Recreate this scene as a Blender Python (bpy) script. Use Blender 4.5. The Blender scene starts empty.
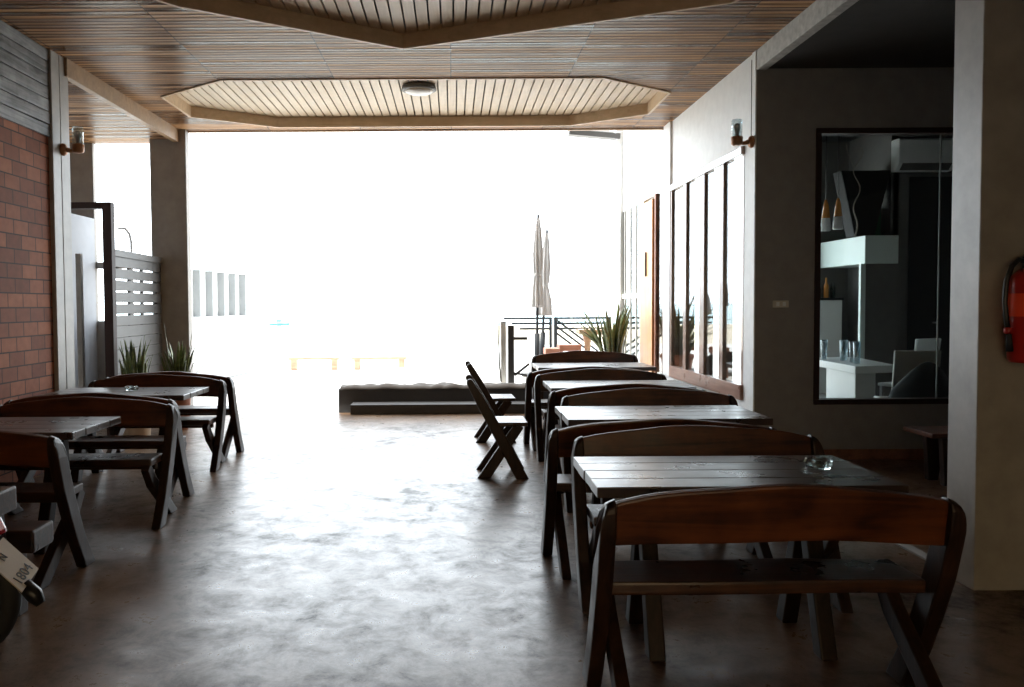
import bpy, bmesh, math, random
from mathutils import Vector, Matrix, noise
random.seed(7)
PI = math.pi
R = math.radians
scene = bpy.context.scene
COL = scene.collection
PPY, ROLL = 335., -.36
FLOOR_IOR = 1.5

# ------------------------------------------------------------------ materials
def new_mat(name):
    m = bpy.data.materials.new(name); m.use_nodes = True
    nt = m.node_tree
    for n in list(nt.nodes): nt.nodes.remove(n)
    out = nt.nodes.new('ShaderNodeOutputMaterial')
    return m, nt, out

def nd(nt, t, **kw):
    n = nt.nodes.new(t)
    for k, v in kw.items():
        if k in n.inputs: n.inputs[k].default_value = v
        else: setattr(n, k, v)
    return n

def lk(nt, a, b): nt.links.new(a, b)

def ramp(nt, fac, stops):
    r = nt.nodes.new('ShaderNodeValToRGB')
    e = r.color_ramp.elements
    e[0].position, e[0].color = stops[0][0], (*stops[0][1], 1)
    e[1].position, e[1].color = stops[-1][0], (*stops[-1][1], 1)
    for p, c in stops[1:-1]:
        x = e.new(p); x.color = (*c, 1)
    lk(nt, fac, r.inputs[0])
    return r.outputs[0]

def g3(v): return (v, v, v)

def simple(name, col, rough=.5, metal=0., var=.12, scale=6., bump=.0, spec=.5, coat=0.):
    """plain surface with a faint procedural mottling"""
    m, nt, out = new_mat(name)
    b = nd(nt, 'ShaderNodeBsdfPrincipled', Roughness=rough, Metallic=metal)
    b.inputs['Specular IOR Level'].default_value = spec
    b.inputs['Coat Weight'].default_value = coat
    tc = nd(nt, 'ShaderNodeTexCoord')
    no = nd(nt, 'ShaderNodeTexNoise', Scale=scale, Detail=5., Roughness=.6)
    lk(nt, tc.outputs['Object'], no.inputs['Vector'])
    c0 = tuple(max(0, c*(1-var)) for c in col); c1 = tuple(min(1, c*(1+var)) for c in col)
    lk(nt, ramp(nt, no.outputs[0], [(.3, c0), (.7, c1)]), b.inputs['Base Color'])
    if bump:
        bp = nd(nt, 'ShaderNodeBump', Strength=bump, Distance=.01)
        lk(nt, no.outputs[0], bp.inputs['Height']); lk(nt, bp.outputs[0], b.inputs['Normal'])
    lk(nt, b.outputs[0], out.inputs[0])
    return m

def wood(name, dark, light, axis='x', rough=(.3, .5), fine=1., bump=.25, spec=.5):
    m, nt, out = new_mat(name)
    b = nd(nt, 'ShaderNodeBsdfPrincipled')
    b.inputs['Specular IOR Level'].default_value = spec
    tc = nd(nt, 'ShaderNodeTexCoord'); oi = nd(nt, 'ShaderNodeObjectInfo')
    mul = nd(nt, 'ShaderNodeVectorMath', operation='SCALE'); mul.inputs[0].default_value = (7, 5, 9)
    lk(nt, oi.outputs['Random'], mul.inputs['Scale'])
    add = nd(nt, 'ShaderNodeVectorMath', operation='ADD')
    lk(nt, tc.outputs['Object'], add.inputs[0]); lk(nt, mul.outputs[0], add.inputs[1])
    mp = nd(nt, 'ShaderNodeMapping')
    s = {'x': (1.2, 16, 16), 'y': (16, 1.2, 16), 'z': (16, 16, 1.2)}[axis]
    mp.inputs['Scale'].default_value = tuple(v*fine for v in s)
    lk(nt, add.outputs[0], mp.inputs['Vector'])
    n1 = nd(nt, 'ShaderNodeTexNoise', Scale=1.6, Detail=7., Roughness=.62, Distortion=.9)
    n2 = nd(nt, 'ShaderNodeTexNoise', Scale=5., Detail=3., Roughness=.6)
    lk(nt, mp.outputs[0], n1.inputs['Vector']); lk(nt, add.outputs[0], n2.inputs['Vector'])
    mx = nd(nt, 'ShaderNodeMath', operation='MULTIPLY_ADD'); mx.inputs[1].default_value = .45; 
    lk(nt, n2.outputs[0], mx.inputs[0]); 
    sc = nd(nt, 'ShaderNodeMath', operation='MULTIPLY'); sc.inputs[1].default_value = .6
    lk(nt, n1.outputs[0], sc.inputs[0]); lk(nt, sc.outputs[0], mx.inputs[2])
    mid = tuple((a*.55+c*.45) for a, c in zip(dark, light))
    lk(nt, ramp(nt, mx.outputs[0], [(.38, dark), (.52, mid), (.67, light)]), b.inputs['Base Color'])
    lk(nt, ramp(nt, n2.outputs[0], [(.3, g3(rough[0])), (.7, g3(rough[1]))]), b.inputs['Roughness'])
    bp = nd(nt, 'ShaderNodeBump', Strength=bump, Distance=.004)
    lk(nt, n1.outputs[0], bp.inputs['Height']); lk(nt, bp.outputs[0], b.inputs['Normal'])
    lk(nt, b.outputs[0], out.inputs[0])
    return m

def glass(name, tint=(.9, .95, .95), rough=0.0, base=.04):
    """thin clear glass: Schlick reflection over straight-through transparency"""
    m, nt, out = new_mat(name)
    ge = nd(nt, 'ShaderNodeNewGeometry')
    dt = nd(nt, 'ShaderNodeVectorMath', operation='DOT_PRODUCT')
    lk(nt, ge.outputs['Normal'], dt.inputs[0]); lk(nt, ge.outputs['Incoming'], dt.inputs[1])
    ab = nd(nt, 'ShaderNodeMath', operation='ABSOLUTE'); lk(nt, dt.outputs['Value'], ab.inputs[0])
    om = nd(nt, 'ShaderNodeMath', operation='SUBTRACT'); om.inputs[0].default_value = 1.
    lk(nt, ab.outputs[0], om.inputs[1])
    pw = nd(nt, 'ShaderNodeMath', operation='POWER'); pw.inputs[1].default_value = 5.
    lk(nt, om.outputs[0], pw.inputs[0])
    fa = nd(nt, 'ShaderNodeMath', operation='MULTIPLY_ADD'); fa.inputs[1].default_value = 1-base; fa.inputs[2].default_value = base
    lk(nt, pw.outputs[0], fa.inputs[0])
    tr = nd(nt, 'ShaderNodeBsdfTransparent'); tr.inputs[0].default_value = (*tint, 1)
    gl = nd(nt, 'ShaderNodeBsdfGlossy', Roughness=rough)
    mx = nd(nt, 'ShaderNodeMixShader')
    lk(nt, fa.outputs[0], mx.inputs[0]); lk(nt, tr.outputs[0], mx.inputs[1]); lk(nt, gl.outputs[0], mx.inputs[2])
    lk(nt, mx.outputs[0], out.inputs[0])
    return m

def brick_mat():
    m, nt, out = new_mat('red_block')
    b = nd(nt, 'ShaderNodeBsdfPrincipled', Roughness=.8)
    ge = nd(nt, 'ShaderNodeNewGeometry'); sp = nd(nt, 'ShaderNodeSeparateXYZ'); cb = nd(nt, 'ShaderNodeCombineXYZ')
    lk(nt, ge.outputs['Position'], sp.inputs[0]); lk(nt, sp.outputs[1], cb.inputs[0]); lk(nt, sp.outputs[2], cb.inputs[1])
    br = nd(nt, 'ShaderNodeTexBrick', Scale=1.)
    br.inputs['Color1'].default_value = (.42, .15, .075, 1); br.inputs['Color2'].default_value = (.22, .072, .04, 1)
    br.inputs['Mortar'].default_value = (.06, .03, .02, 1)
    br.inputs['Mortar Size'].default_value = .006; br.inputs['Brick Width'].default_value = .235
    br.inputs['Row Height'].default_value = .125; br.inputs['Bias'].default_value = 0.
    lk(nt, cb.outputs[0], br.inputs['Vector'])
    no = nd(nt, 'ShaderNodeTexNoise', Scale=14., Detail=5.)
    lk(nt, cb.outputs[0], no.inputs['Vector'])
    mx = nd(nt, 'ShaderNodeMix', data_type='RGBA', blend_type='MULTIPLY')
    mx.inputs[0].default_value = .5
    lk(nt, br.outputs[0], mx.inputs[6]); lk(nt, ramp(nt, no.outputs[0], [(.3, g3(.55)), (.7, g3(1.))]), mx.inputs[7])
    lk(nt, mx.outputs[2], b.inputs['Base Color'])
    bp = nd(nt, 'ShaderNodeBump', Strength=.8, Distance=.012, invert=True)
    lk(nt, br.outputs['Fac'], bp.inputs['Height']); lk(nt, bp.outputs[0], b.inputs['Normal'])
    lk(nt, b.outputs[0], out.inputs[0])
    return m

def floor_mat():
    m, nt, out = new_mat('polished_concrete')
    b = nd(nt, 'ShaderNodeBsdfPrincipled')
    b.inputs['IOR'].default_value = FLOOR_IOR
    ge = nd(nt, 'ShaderNodeNewGeometry')
    n1 = nd(nt, 'ShaderNodeTexNoise', Scale=.9, Detail=9., Roughness=.66, Distortion=.25)
    n2 = nd(nt, 'ShaderNodeTexNoise', Scale=4.6, Detail=13., Roughness=.80, Distortion=.35)
    n3 = nd(nt, 'ShaderNodeTexNoise', Scale=7., Detail=9., Roughness=.7, Distortion=.3)
    for n in (n1, n2, n3): lk(nt, ge.outputs['Position'], n.inputs['Vector'])
    av = nd(nt, 'ShaderNodeMath', operation='ADD'); lk(nt, n1.outputs[0], av.inputs[0]); lk(nt, n2.outputs[0], av.inputs[1])
    hf = nd(nt, 'ShaderNodeMath', operation='MULTIPLY'); hf.inputs[1].default_value = .5; lk(nt, av.outputs[0], hf.inputs[0])
    lk(nt, ramp(nt, hf.outputs[0], [(.38, (.036, .021, .012)), (.5, (.120, .066, .035)), (.62, (.23, .142, .082))]), b.inputs['Base Color'])
    lk(nt, ramp(nt, n2.outputs[0], [(.36, g3(.42)), (.62, g3(.26))]), b.inputs['Roughness'])
    # worn patches carry less polish
    lk(nt, ramp(nt, hf.outputs[0], [(.40, g3(.14)), (.455, g3(.46)), (.51, g3(.70)), (.60, g3(.85))]), b.inputs['Specular IOR Level'])
    bp = nd(nt, 'ShaderNodeBump', Strength=.10, Distance=.006)
    lk(nt, n3.outputs[0], bp.inputs['Height']); lk(nt, bp.outputs[0], b.inputs['Normal'])
    lk(nt, b.outputs[0], out.inputs[0])
    return m

def bamboo_mat():
    """narrow split-cane strips laid across the room in panels"""
    m, nt, out = new_mat('cane_strip_ceiling')
    b = nd(nt, 'ShaderNodeBsdfPrincipled')
    b.inputs['Specular IOR Level'].default_value = .10
    ge = nd(nt, 'ShaderNodeNewGeometry'); sp = nd(nt, 'ShaderNodeSeparateXYZ')
    lk(nt, ge.outputs['Position'], sp.inputs[0])
    P = .075
    dv = nd(nt, 'ShaderNodeMath', operation='DIVIDE'); dv.inputs[1].default_value = P
    lk(nt, sp.outputs[1], dv.inputs[0])
    fl = nd(nt, 'ShaderNodeMath', operation='FLOOR'); lk(nt, dv.outputs[0], fl.inputs[0])
    fr = nd(nt, 'ShaderNodeMath', operation='FRACT'); lk(nt, dv.outputs[0], fr.inputs[0])
    px = nd(nt, 'ShaderNodeMath', operation='DIVIDE'); px.inputs[1].default_value = 1.22; lk(nt, sp.outputs[0], px.inputs[0])
    pf = nd(nt, 'ShaderNodeMath', operation='FLOOR'); lk(nt, px.outputs[0], pf.inputs[0])
    pr = nd(nt, 'ShaderNodeMath', operation='FRACT'); lk(nt, px.outputs[0], pr.inputs[0])
    cb = nd(nt, 'ShaderNodeCombineXYZ'); lk(nt, fl.outputs[0], cb.inputs[0]); lk(nt, pf.outputs[0], cb.inputs[1])
    wn = nd(nt, 'ShaderNodeTexWhiteNoise', noise_dimensions='2D'); lk(nt, cb.outputs[0], wn.inputs['Vector'])
    mp = nd(nt, 'ShaderNodeMapping'); mp.inputs['Scale'].default_value = (1.1, 26, 1)
    lk(nt, ge.outputs['Position'], mp.inputs['Vector'])
    no = nd(nt, 'ShaderNodeTexNoise', Scale=1.4, Detail=6., Roughness=.6, Distortion=.3); lk(nt, mp.outputs[0], no.inputs['Vector'])
    mixv = nd(nt, 'ShaderNodeMath', operation='MULTIPLY_ADD'); mixv.inputs[1].default_value = .42
    lk(nt, wn.outputs[0], mixv.inputs[0]); lk(nt, no.outputs[0], mixv.inputs[2])
    # groove between strips and the panel seam
    a1 = nd(nt, 'ShaderNodeMath', operation='GREATER_THAN'); a1.inputs[1].default_value = .80; lk(nt, fr.outputs[0], a1.inputs[0])
    a2 = nd(nt, 'ShaderNodeMath', operation='GREATER_THAN'); a2.inputs[1].default_value = .992; lk(nt, pr.outputs[0], a2.inputs[0])
    gr = nd(nt, 'ShaderNodeMath', operation='MAXIMUM'); lk(nt, a1.outputs[0], gr.inputs[0]); lk(nt, a2.outputs[0], gr.inputs[1])
    base = ramp(nt, mixv.outputs[0], [(.46, (.07, .029, .011)), (.68, (.25, .128, .056)), (.90, (.52, .30, .15))])
    mx = nd(nt, 'ShaderNodeMix', data_type='RGBA'); mx.inputs[7].default_value = (.035, .017, .008, 1)
    lk(nt, gr.outputs[0], mx.inputs[0]); lk(nt, base, mx.inputs[6]); lk(nt, mx.outputs[2], b.inputs['Base Color'])
    lk(nt, ramp(nt, wn.outputs[0], [(0., g3(.22)), (1., g3(.5))]), b.inputs['Roughness'])
    # rounded strip profile, each strip sagging a little differently
    si = nd(nt, 'ShaderNodeMath', operation='PINGPONG'); si.inputs[1].default_value = .5; lk(nt, fr.outputs[0], si.inputs[0])
    h = nd(nt, 'ShaderNodeMath', operation='MULTIPLY_ADD'); h.inputs[1].default_value = 1.0
    lk(nt, si.outputs[0], h.inputs[0]); lk(nt, mixv.outputs[0], h.inputs[2])
    bp = nd(nt, 'ShaderNodeBump', Strength=.7, Distance=.018, invert=True)
    lk(nt, h.outputs[0], bp.inputs['Height']); lk(nt, bp.outputs[0], b.inputs['Normal'])
    lk(nt, b.outputs[0], out.inputs[0])
    return m

FLOOR_IOR = 1.45
M = {}
M['floor'] = floor_mat()
M['cane'] = bamboo_mat()
M['brick'] = brick_mat()
M['white_wall'] = simple('white_plaster', (.80, .80, .79), .55, bump=.08, scale=9, var=.05)
M['grey_wall'] = simple('grey_render', (.27, .26, .25), .45, bump=.10, scale=7, var=.10)
M['pillar'] = simple('grey_cement_pillar', (.40, .385, .36), .5, bump=.12, scale=8, var=.14)
M['column'] = simple('smooth_cement_column', (.36, .345, .325), .42, bump=.12, scale=5, var=.16)
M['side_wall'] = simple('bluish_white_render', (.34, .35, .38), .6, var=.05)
M['taupe'] = simple('taupe_render', (.33, .305, .28), .6, bump=.08)
M['dark_ceiling'] = simple('dark_board_ceiling', (.045, .042, .04), .7)
M['beam'] = simple('raw_cement_beam', (.46, .45, .43), .6, var=.25, scale=14, bump=.2)
M['concrete'] = simple('roof_slab', (.3, .29, .28), .8)
M['fascia'] = wood('fascia_timber', (.27, .165, .088), (.43, .285, .165), 'x', (.4, .6), .6, .1)
M['ring'] = wood('bounce_lit_edge_timber', (.50, .36, .22), (.68, .51, .34), 'x', (.4, .6), .6, .1)  # fascia timber made paler to carry bounce light in its colour
M['board'] = wood('pale_ceiling_board', (.55, .43, .29), (.74, .61, .45), 'y', (.4, .6), .5, .08)
M['weathered'] = wood('weathered_grey_plank', (.035, .036, .04), (.36, .37, .385), 'y', (.35, .6), .8, .9)
M['teak'] = wood('dark_stained_teak', (.014, .007, .004), (.075, .028, .012), 'x', (.24, .42), 1., .3)
M['teak_z'] = wood('dark_stained_teak_upright', (.010, .005, .004), (.042, .018, .010), 'z', (.32, .5), 1., .3, .35)
M['trestle'] = wood('blackened_trestle_wood', (.006, .004, .003), (.028, .014, .008), 'z', (.4, .55), 1., .3, .2)
M['mahogany'] = wood('reddish_backrest_wood', (.026, .007, .003), (.15, .044, .013), 'x', (.28, .42), .8, .25)
M['tabletop'] = wood('worn_table_top', (.020, .012, .009), (.085, .048, .032), 'x', (.25, .36), .8, .06, .8)
M['frame_wood'] = wood('red_brown_frame', (.13, .05, .03), (.30, .13, .075), 'y', (.4, .55), .8, .15)
M['dark_frame'] = simple('dark_brown_frame', (.032, .013, .010), .55, spec=.25)
M['sash'] = wood('varnished_brown_sash', (.27, .18, .145), (.42, .31, .26), 'z', (.12, .2), .6, .04, .8)
M['sash_rail'] = wood('brown_sash_rail', (.20, .095, .065), (.36, .20, .145), 'y', (.25, .4), .6, .1)
M['door_wood'] = wood('honey_door_panel', (.42, .21, .08), (.62, .36, .16), 'z', (.35, .5), .6, .1)
M['glass'] = glass('window_glass', (.9, .94, .94))
M['clear'] = glass('clear_glassware', (.80, .88, .91), .03, .22)
M['slat'] = simple('grey_painted_slat', (.10, .096, .092), .5, var=.1)
M['black'] = simple('black_plastic', (.012, .012, .013), .35)
M['rubber'] = simple('tyre_rubber', (.012, .012, .012), .7, bump=.2)
M['dark_metal'] = simple('dark_painted_steel', (.030, .035, .042), .6, spec=.25)
M['chrome'] = simple('chrome', (.8, .8, .82), .12, 1.)
M['white'] = simple('white_lacquer', (.84, .86, .85), .3, var=.03)
M['ivory'] = simple('ivory_plastic', (.62, .58, .50), .4, var=.04)
M['bronze'] = simple('copper_brown_bracket', (.36, .17, .08), .4, .3)
M['opal'] = simple('opal_glass', (.56, .53, .48), .25, var=.03)
M['red'] = simple('extinguisher_red', (.46, .018, .014), .3, var=.05)
M['orange_red'] = simple('bright_red_label', (1.0, .085, .03), .45, var=.02)
M['tail_red'] = simple('tail_lens_red', (.35, .01, .015), .15)
M['plate'] = simple('licence_plate_cream', (.58, .50, .38), .5, var=.06)
M['ink'] = simple('plate_ink', (.01, .01, .012), .5)
M['leaf'] = wood('striped_leaf', (.020, .042, .014), (.20, .23, .075), 'x', (.3, .45), .5, .1)
M['leaf_edge'] = simple('pale_leaf', (.33, .36, .13), .4)
M['terracotta'] = simple('terracotta', (.34, .14, .085), .7, var=.2)
M['beige_pot'] = simple('beige_ceramic', (.56, .43, .30), .55, var=.1)
M['soil'] = simple('potting_soil', (.03, .02, .014), .9, bump=.5, scale=40)
M['canvas'] = simple('cream_canvas', (.46, .46, .465), .8, var=.08)
M['cloth'] = simple('crumpled_dark_cloth', (.045, .038, .034), .8, var=.2)
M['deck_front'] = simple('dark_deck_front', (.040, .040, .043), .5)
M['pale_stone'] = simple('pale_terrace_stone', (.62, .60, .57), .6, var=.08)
M['paving'] = simple('white_paving', (.80, .79, .77), .6, var=.05, scale=2)
M['sand'] = simple('beach_sand', (.72, .63, .50), .9, var=.08, scale=.6)
M['sea'] = simple('sea_water', (.10, .38, .42), .2, var=.1, scale=.05)
M['outdoor_wood'] = wood('outdoor_teak', (.44, .29, .19), (.66, .47, .33), 'x', (.5, .7), .6, .2)
M['brick_stool'] = wood('reddish_stool_wood', (.28, .11, .07), (.46, .22, .15), 'x', (.5, .7), .6, .2)
M['grey_bar'] = simple('pier_shade_pole_grey', (.36, .38, .39), .7, var=.05)  # pier shade is put into this grey; the thin pole shares it
M['street'] = simple('street_asphalt', (.12, .115, .11), .8)
M['ochre'] = simple('ochre_bounce_facade', (.62, .40, .20), .8, var=.06)
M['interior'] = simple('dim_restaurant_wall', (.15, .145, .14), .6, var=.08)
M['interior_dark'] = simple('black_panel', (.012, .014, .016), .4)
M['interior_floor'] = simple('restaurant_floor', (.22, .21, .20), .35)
M['chair_back'] = simple('grey_beige_seat_shell', (.46, .44, .40), .4, var=.05)
M['mint'] = simple('pale_mint_panel', (.72, .83, .80), .35, var=.03)
M['amber'] = simple('amber_glass', (.62, .25, .06), .25)
M['black_cloth'] = simple('black_cloth', (.014, .014, .015), .8, var=.3, bump=.4, scale=12)
M['green'] = simple('green_reflection', (.03, .11, .07), .2)  # colour of a green reflection in the fixed window
M['twig'] = simple('pale_twig', (.22, .19, .16), .7)
m_, nt_, out_ = new_mat('cut_glass')
gb_ = nd(nt_, 'ShaderNodeBsdfGlass', Roughness=.02, IOR=1.5); gb_.inputs[0].default_value = (.93, .97, .97, 1)
lk(nt_, gb_.outputs[0], out_.inputs[0]); M['cut_glass'] = m_
M['bottle'] = simple('dark_bottle_glass', (.02, .03, .025), .1)

# ------------------------------------------------------------------ geometry
class MB:
    def __init__(s): s.bm = bmesh.new(); s.smooth = []
    def _m(s, verts, rot, loc):
        if rot is not None: bmesh.ops.rotate(s.bm, verts=verts, cent=(0, 0, 0), matrix=rot)
        bmesh.ops.translate(s.bm, verts=verts, vec=loc)
    def box(s, x0, x1, y0, y1, z0, z1, bev=0., rot=None, piv=None):
        r = bmesh.ops.create_cube(s.bm, size=1.); v = r['verts']
        c = Vector(((x0+x1)/2, (y0+y1)/2, (z0+z1)/2))
        bmesh.ops.scale(s.bm, verts=v, vec=(abs(x1-x0), abs(y1-y0), abs(z1-z0)))
        bmesh.ops.translate(s.bm, verts=v, vec=c)
        if rot is not None: bmesh.ops.rotate(s.bm, verts=v, cent=piv or c, matrix=rot)
        if bev: s.bev(v, bev)
        return s
    def bev(s, verts, w, seg=2):
        vs = set(verts); ed = [e for e in s.bm.edges if e.verts[0] in vs and e.verts[1] in vs]
        ed = [e for e in ed if len(e.link_faces) == 2 and e.calc_face_angle(0) > .5]
        bmesh.ops.bevel(s.bm, geom=ed, offset=w, segments=seg, affect='EDGES', profile=.6, clamp_overlap=True)
    def prism(s, pts, axis, a0, a1, bev=0.):
        """polygon extruded along an axis; pts are the two other coordinates in x, y, z order"""
        def mk(p, a): return {'x': (a, p[0], p[1]), 'y': (p[0], a, p[1]), 'z': (p[0], p[1], a)}[axis]
        A = [s.bm.verts.new(mk(p, a0)) for p in pts]; B = [s.bm.verts.new(mk(p, a1)) for p in pts]
        n = len(pts); fs = [s.bm.faces.new(A), s.bm.faces.new(B)]
        for i in range(n): fs.append(s.bm.faces.new((A[i], A[(i+1) % n], B[(i+1) % n], B[i])))
        bmesh.ops.recalc_face_normals(s.bm, faces=fs)
        if bev: s.bev(A+B, bev)
        return s
    def tube(s, path, rad, n=10, caps=True):
        path = [Vector(p) for p in path]
        rads = rad if isinstance(rad, (list, tuple)) else [rad]*len(path)
        rings = []; up = None
        for i, p in enumerate(path):
            t = (path[min(i+1, len(path)-1)]-path[max(i-1, 0)]).normalized()
            if up is None:
                up = Vector((0, 0, 1)) if abs(t.z) < .9 else Vector((1, 0, 0))
            a = t.cross(up).normalized(); b = a.cross(t).normalized(); up = b
            rings.append([s.bm.verts.new(p+(a*math.cos(k*2*PI/n)+b*math.sin(k*2*PI/n))*rads[i]) for k in range(n)])
        fs = []
        for i in range(len(rings)-1):
            for k in range(n):
                f = s.bm.faces.new((rings[i][k], rings[i][(k+1) % n], rings[i+1][(k+1) % n], rings[i+1][k])); f.smooth = True; fs.append(f)
        if caps: fs.append(s.bm.faces.new(rings[0])); fs.append(s.bm.faces.new(rings[-1]))
        bmesh.ops.recalc_face_normals(s.bm, faces=fs)
        return s
    def lathe(s, prof, c=(0, 0, 0), n=28, pleat=0., np_=8, tilt=None, close=True):
        c = Vector(c); rings = []
        for (r, z) in prof:
            ring = []
            for k in range(n):
                a = k*2*PI/n; rr = r*(1+pleat*math.cos(np_*a+z*2.))
                p = Vector((rr*math.cos(a), rr*math.sin(a), z))
                if tilt is not None: p = tilt @ p
                ring.append(s.bm.verts.new(c+p))
            rings.append(ring)
        fs = []
        for i in range(len(rings)-1):
            for k in range(n):
                f = s.bm.faces.new((rings[i][k], rings[i][(k+1) % n], rings[i+1][(k+1) % n], rings[i+1][k])); f.smooth = True; fs.append(f)
        if close: fs.append(s.bm.faces.new(rings[0])); fs.append(s.bm.faces.new(rings[-1]))
        bmesh.ops.recalc_face_normals(s.bm, faces=fs)
        return s
    def build(s, name, mat, parent=None, label=None, loc=None):
        me = bpy.data.meshes.new(name); s.bm.to_mesh(me); s.bm.free()
        me.materials.append(mat)
        o = bpy.data.objects.new(name, me); COL.objects.link(o)
        if parent is not None: o.parent = parent
        if loc is not None: o.location = loc
        if label: o['label'] = label
        return o

def thing(name, label, cat, loc=(0, 0, 0), rotz=0., group=None, kind=None):
    o = bpy.data.objects.new(name, None); o.empty_display_size = .1; COL.objects.link(o)
    o.location = loc; o.rotation_euler = (0, 0, rotz)
    o['label'] = label; o['category'] = cat
    if group: o['group'] = group
    if kind: o['kind'] = kind
    return o
def tag(o, label, cat, group=None, kind=None):
    o['label'] = label; o['category'] = cat
    if group: o['group'] = group
    if kind: o['kind'] = kind
    return o
def struct(o, label, cat): return tag(o, label, cat, kind='structure')
def dup(root, loc, rotz, label, group=None, scale=None):
    r = root.copy(); COL.objects.link(r); r.location = loc; r.rotation_euler = (0, 0, rotz); r['label'] = label
    if group: r['group'] = group
    if scale: r.scale = scale
    for ch in list(root.children):
        c = ch.copy(); COL.objects.link(c); c.parent = r
        for g in list(ch.children):
            d = g.copy(); COL.objects.link(d); d.parent = c
    return r

# ------------------------------------------------------------------ the room
XR, XL, YF, ZC = 2.87, -3.72, 10.95, 3.87
FL = 11.17                                   # where the inside floor stops
YW = 7.6                                     # the dark window wall on the right

struct(MB().box(-6.2, 8.6, -2.2, FL, -.12, 0).build('floor', M['floor']), 'polished brown concrete floor of the open dining hall', 'floor')
# main ceiling sheet of cane strips, with the two recessed bays cut out of it
rec_far = [(-3.25, 9.12), (-2.40, 8.48), (1.58, 8.48), (2.43, 9.07), (2.44, 10.05), (1.56, 10.66), (-2.29, 10.66), (-3.24, 10.05)]
rec_near = [(-.44, 7.45), (2.20, 6.37), (2.55, 5.6), (2.2, 4.4), (-.4, 3.3), (-2.4, 4.2), (-2.75, 5.6), (-2.15, 6.37)]
def sheet(outer, holes, z, name, mat):
    bm = bmesh.new(); ed = []
    for loop in [outer]+holes:
        vs = [bm.verts.new((x, y, z)) for x, y in loop]
        for i in range(len(vs)): ed.append(bm.edges.new((vs[i], vs[(i+1) % len(vs)])))
    bmesh.ops.triangle_fill(bm, use_beauty=True, use_dissolve=False, edges=ed)
    for f in bm.faces:
        if f.normal.z > 0: f.normal_flip()
    me = bpy.data.meshes.new(name); bm.to_mesh(me); bm.free(); me.materials.append(mat)
    o = bpy.data.objects.new(name, me); COL.objects.link(o)
    return o
ceil = struct(sheet([(XL-.02, -2.2), (XR+.02, -2.2), (XR+.02, YF), (XL-.02, YF)], [rec_far, rec_near], ZC, 'ceiling', M['cane']),
              'brown cane strip ceiling with two recessed bays', 'ceiling')
def ring_fascia(poly, h, t):
    m = MB(); n = len(poly); c = Vector((sum(p[0] for p in poly)/n, sum(p[1] for p in poly)/n))
    for i in range(n):
        a, b = Vector(poly[i]), Vector(poly[(i+1) % n])
        d = (b-a).normalized(); nr = Vector((-d.y, d.x))
        if (c-a).dot(nr) > 0: nr = -nr
        a2, b2 = a-d*0, b+d*0
        m.prism([tuple(a2), tuple(b2), tuple(b2+nr*t+d*t*.3), tuple(a2+nr*t-d*t*.3)], 'z', ZC-.012, ZC+h)
    return m
def boards(poly, zz):
    m = MB(); x0 = min(p[0] for p in poly)-.03; x1 = max(p[0] for p in poly)+.03
    y0 = min(p[1] for p in poly)-.03; y1 = max(p[1] for p in poly)+.03
    x = x0
    while x < x1:
        m.box(x, x+.092, y0, y1, zz, zz+.02)
        x += .108
    return m
for nm, poly, lab in (('far', rec_far, 'pale'), ('near', rec_near, 'shaded')):
    ring_fascia(poly, .16, .03).build('fascia', M['ring'], ceil, 'timber fascia round the recessed bay, bounce light painted in')
    boards(poly, ZC+.125).build('recess_boards', M['board'], ceil, 'cream boards with dark gaps')
struct(MB().box(-6.3, 8.7, -2.4, YF, 4.12, 4.4).build('roof_slab', M['concrete']), 'unseen grey slab added above the cane ceiling to block light', 'roof')  # never in view, added to keep light out from above
struct(MB().box(XL-.02, XR+.02, YF-.04, YF+.02, ZC-.015, 4.4, .004).build('trim_4', M['fascia']), 'timber edge board along the front of the ceiling', 'trim')
# dropped ceiling at the left passage, with the fascia beam that divides it
struct(MB().box(-6.3, XL-.03, 7.44, 11.09, 3.74, 3.80).build('ceiling_left', M['cane']), 'lower cane ceiling over the left passage', 'ceiling')
struct(MB().box(XL-.005, -3.655, 7.70, YF, 3.70, ZC+.05).build('beam_left', M['fascia']), 'pale timber beam above the left passage', 'beam')
struct(MB().box(-6.3, XL-.02, 7.44, YF, 3.8, 4.2).build('trim_5', M['concrete']), 'roof edge above the left passage', 'roof')
# dark bay ceiling on the right and its cement beam
struct(MB().box(XR+.08, 8.6, -2.2, YW, 3.70, 3.76).build('ceiling_bay', M['dark_ceiling']), 'black ceiling over the side bay', 'ceiling')
struct(MB().box(XR-.005, XR+.085, -2.2, YW, 3.685, ZC+.06, .004).build('beam_right', M['beam']), 'rough grey cement beam along the side bay', 'beam')

# left wall
struct(MB().box(-3.95, XL, -2.2, 7.44, 0, 3.07).build('wall_left', M['brick']), 'red block wall on the left', 'wall')
m = MB()
for k in range(7):
    z0 = 3.07+k*.115
    m.box(-3.95, XL+.015+random.uniform(0, .012), -2.2, 7.44, z0, z0+.107, .006, Matrix.Rotation(R(random.uniform(-2.5, 2.5)), 3, 'Y'), Vector((XL, 0, z0+.05)))
struct(m.build('trim_1', M['weathered']), 'weathered grey planks above the red block wall', 'cladding')
m = MB().box(-3.98, -3.68, 7.44, 7.59, 0, ZC, .006).box(-3.98, -3.68, 7.60, 7.77, 0, ZC, .006).box(-3.98, -3.70, 7.5, 7.7, 0, ZC)
struct(m.build('pillar_left', M['column']), 'pale grooved pilaster at the end of the red block wall', 'pillar')
struct(MB().box(-4.05, -3.565, 10.8, 10.95, 0, 4.1, .008).build('pillar_front', M['taupe']), 'taupe square pillar at the left of the bright opening', 'pillar')

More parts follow.
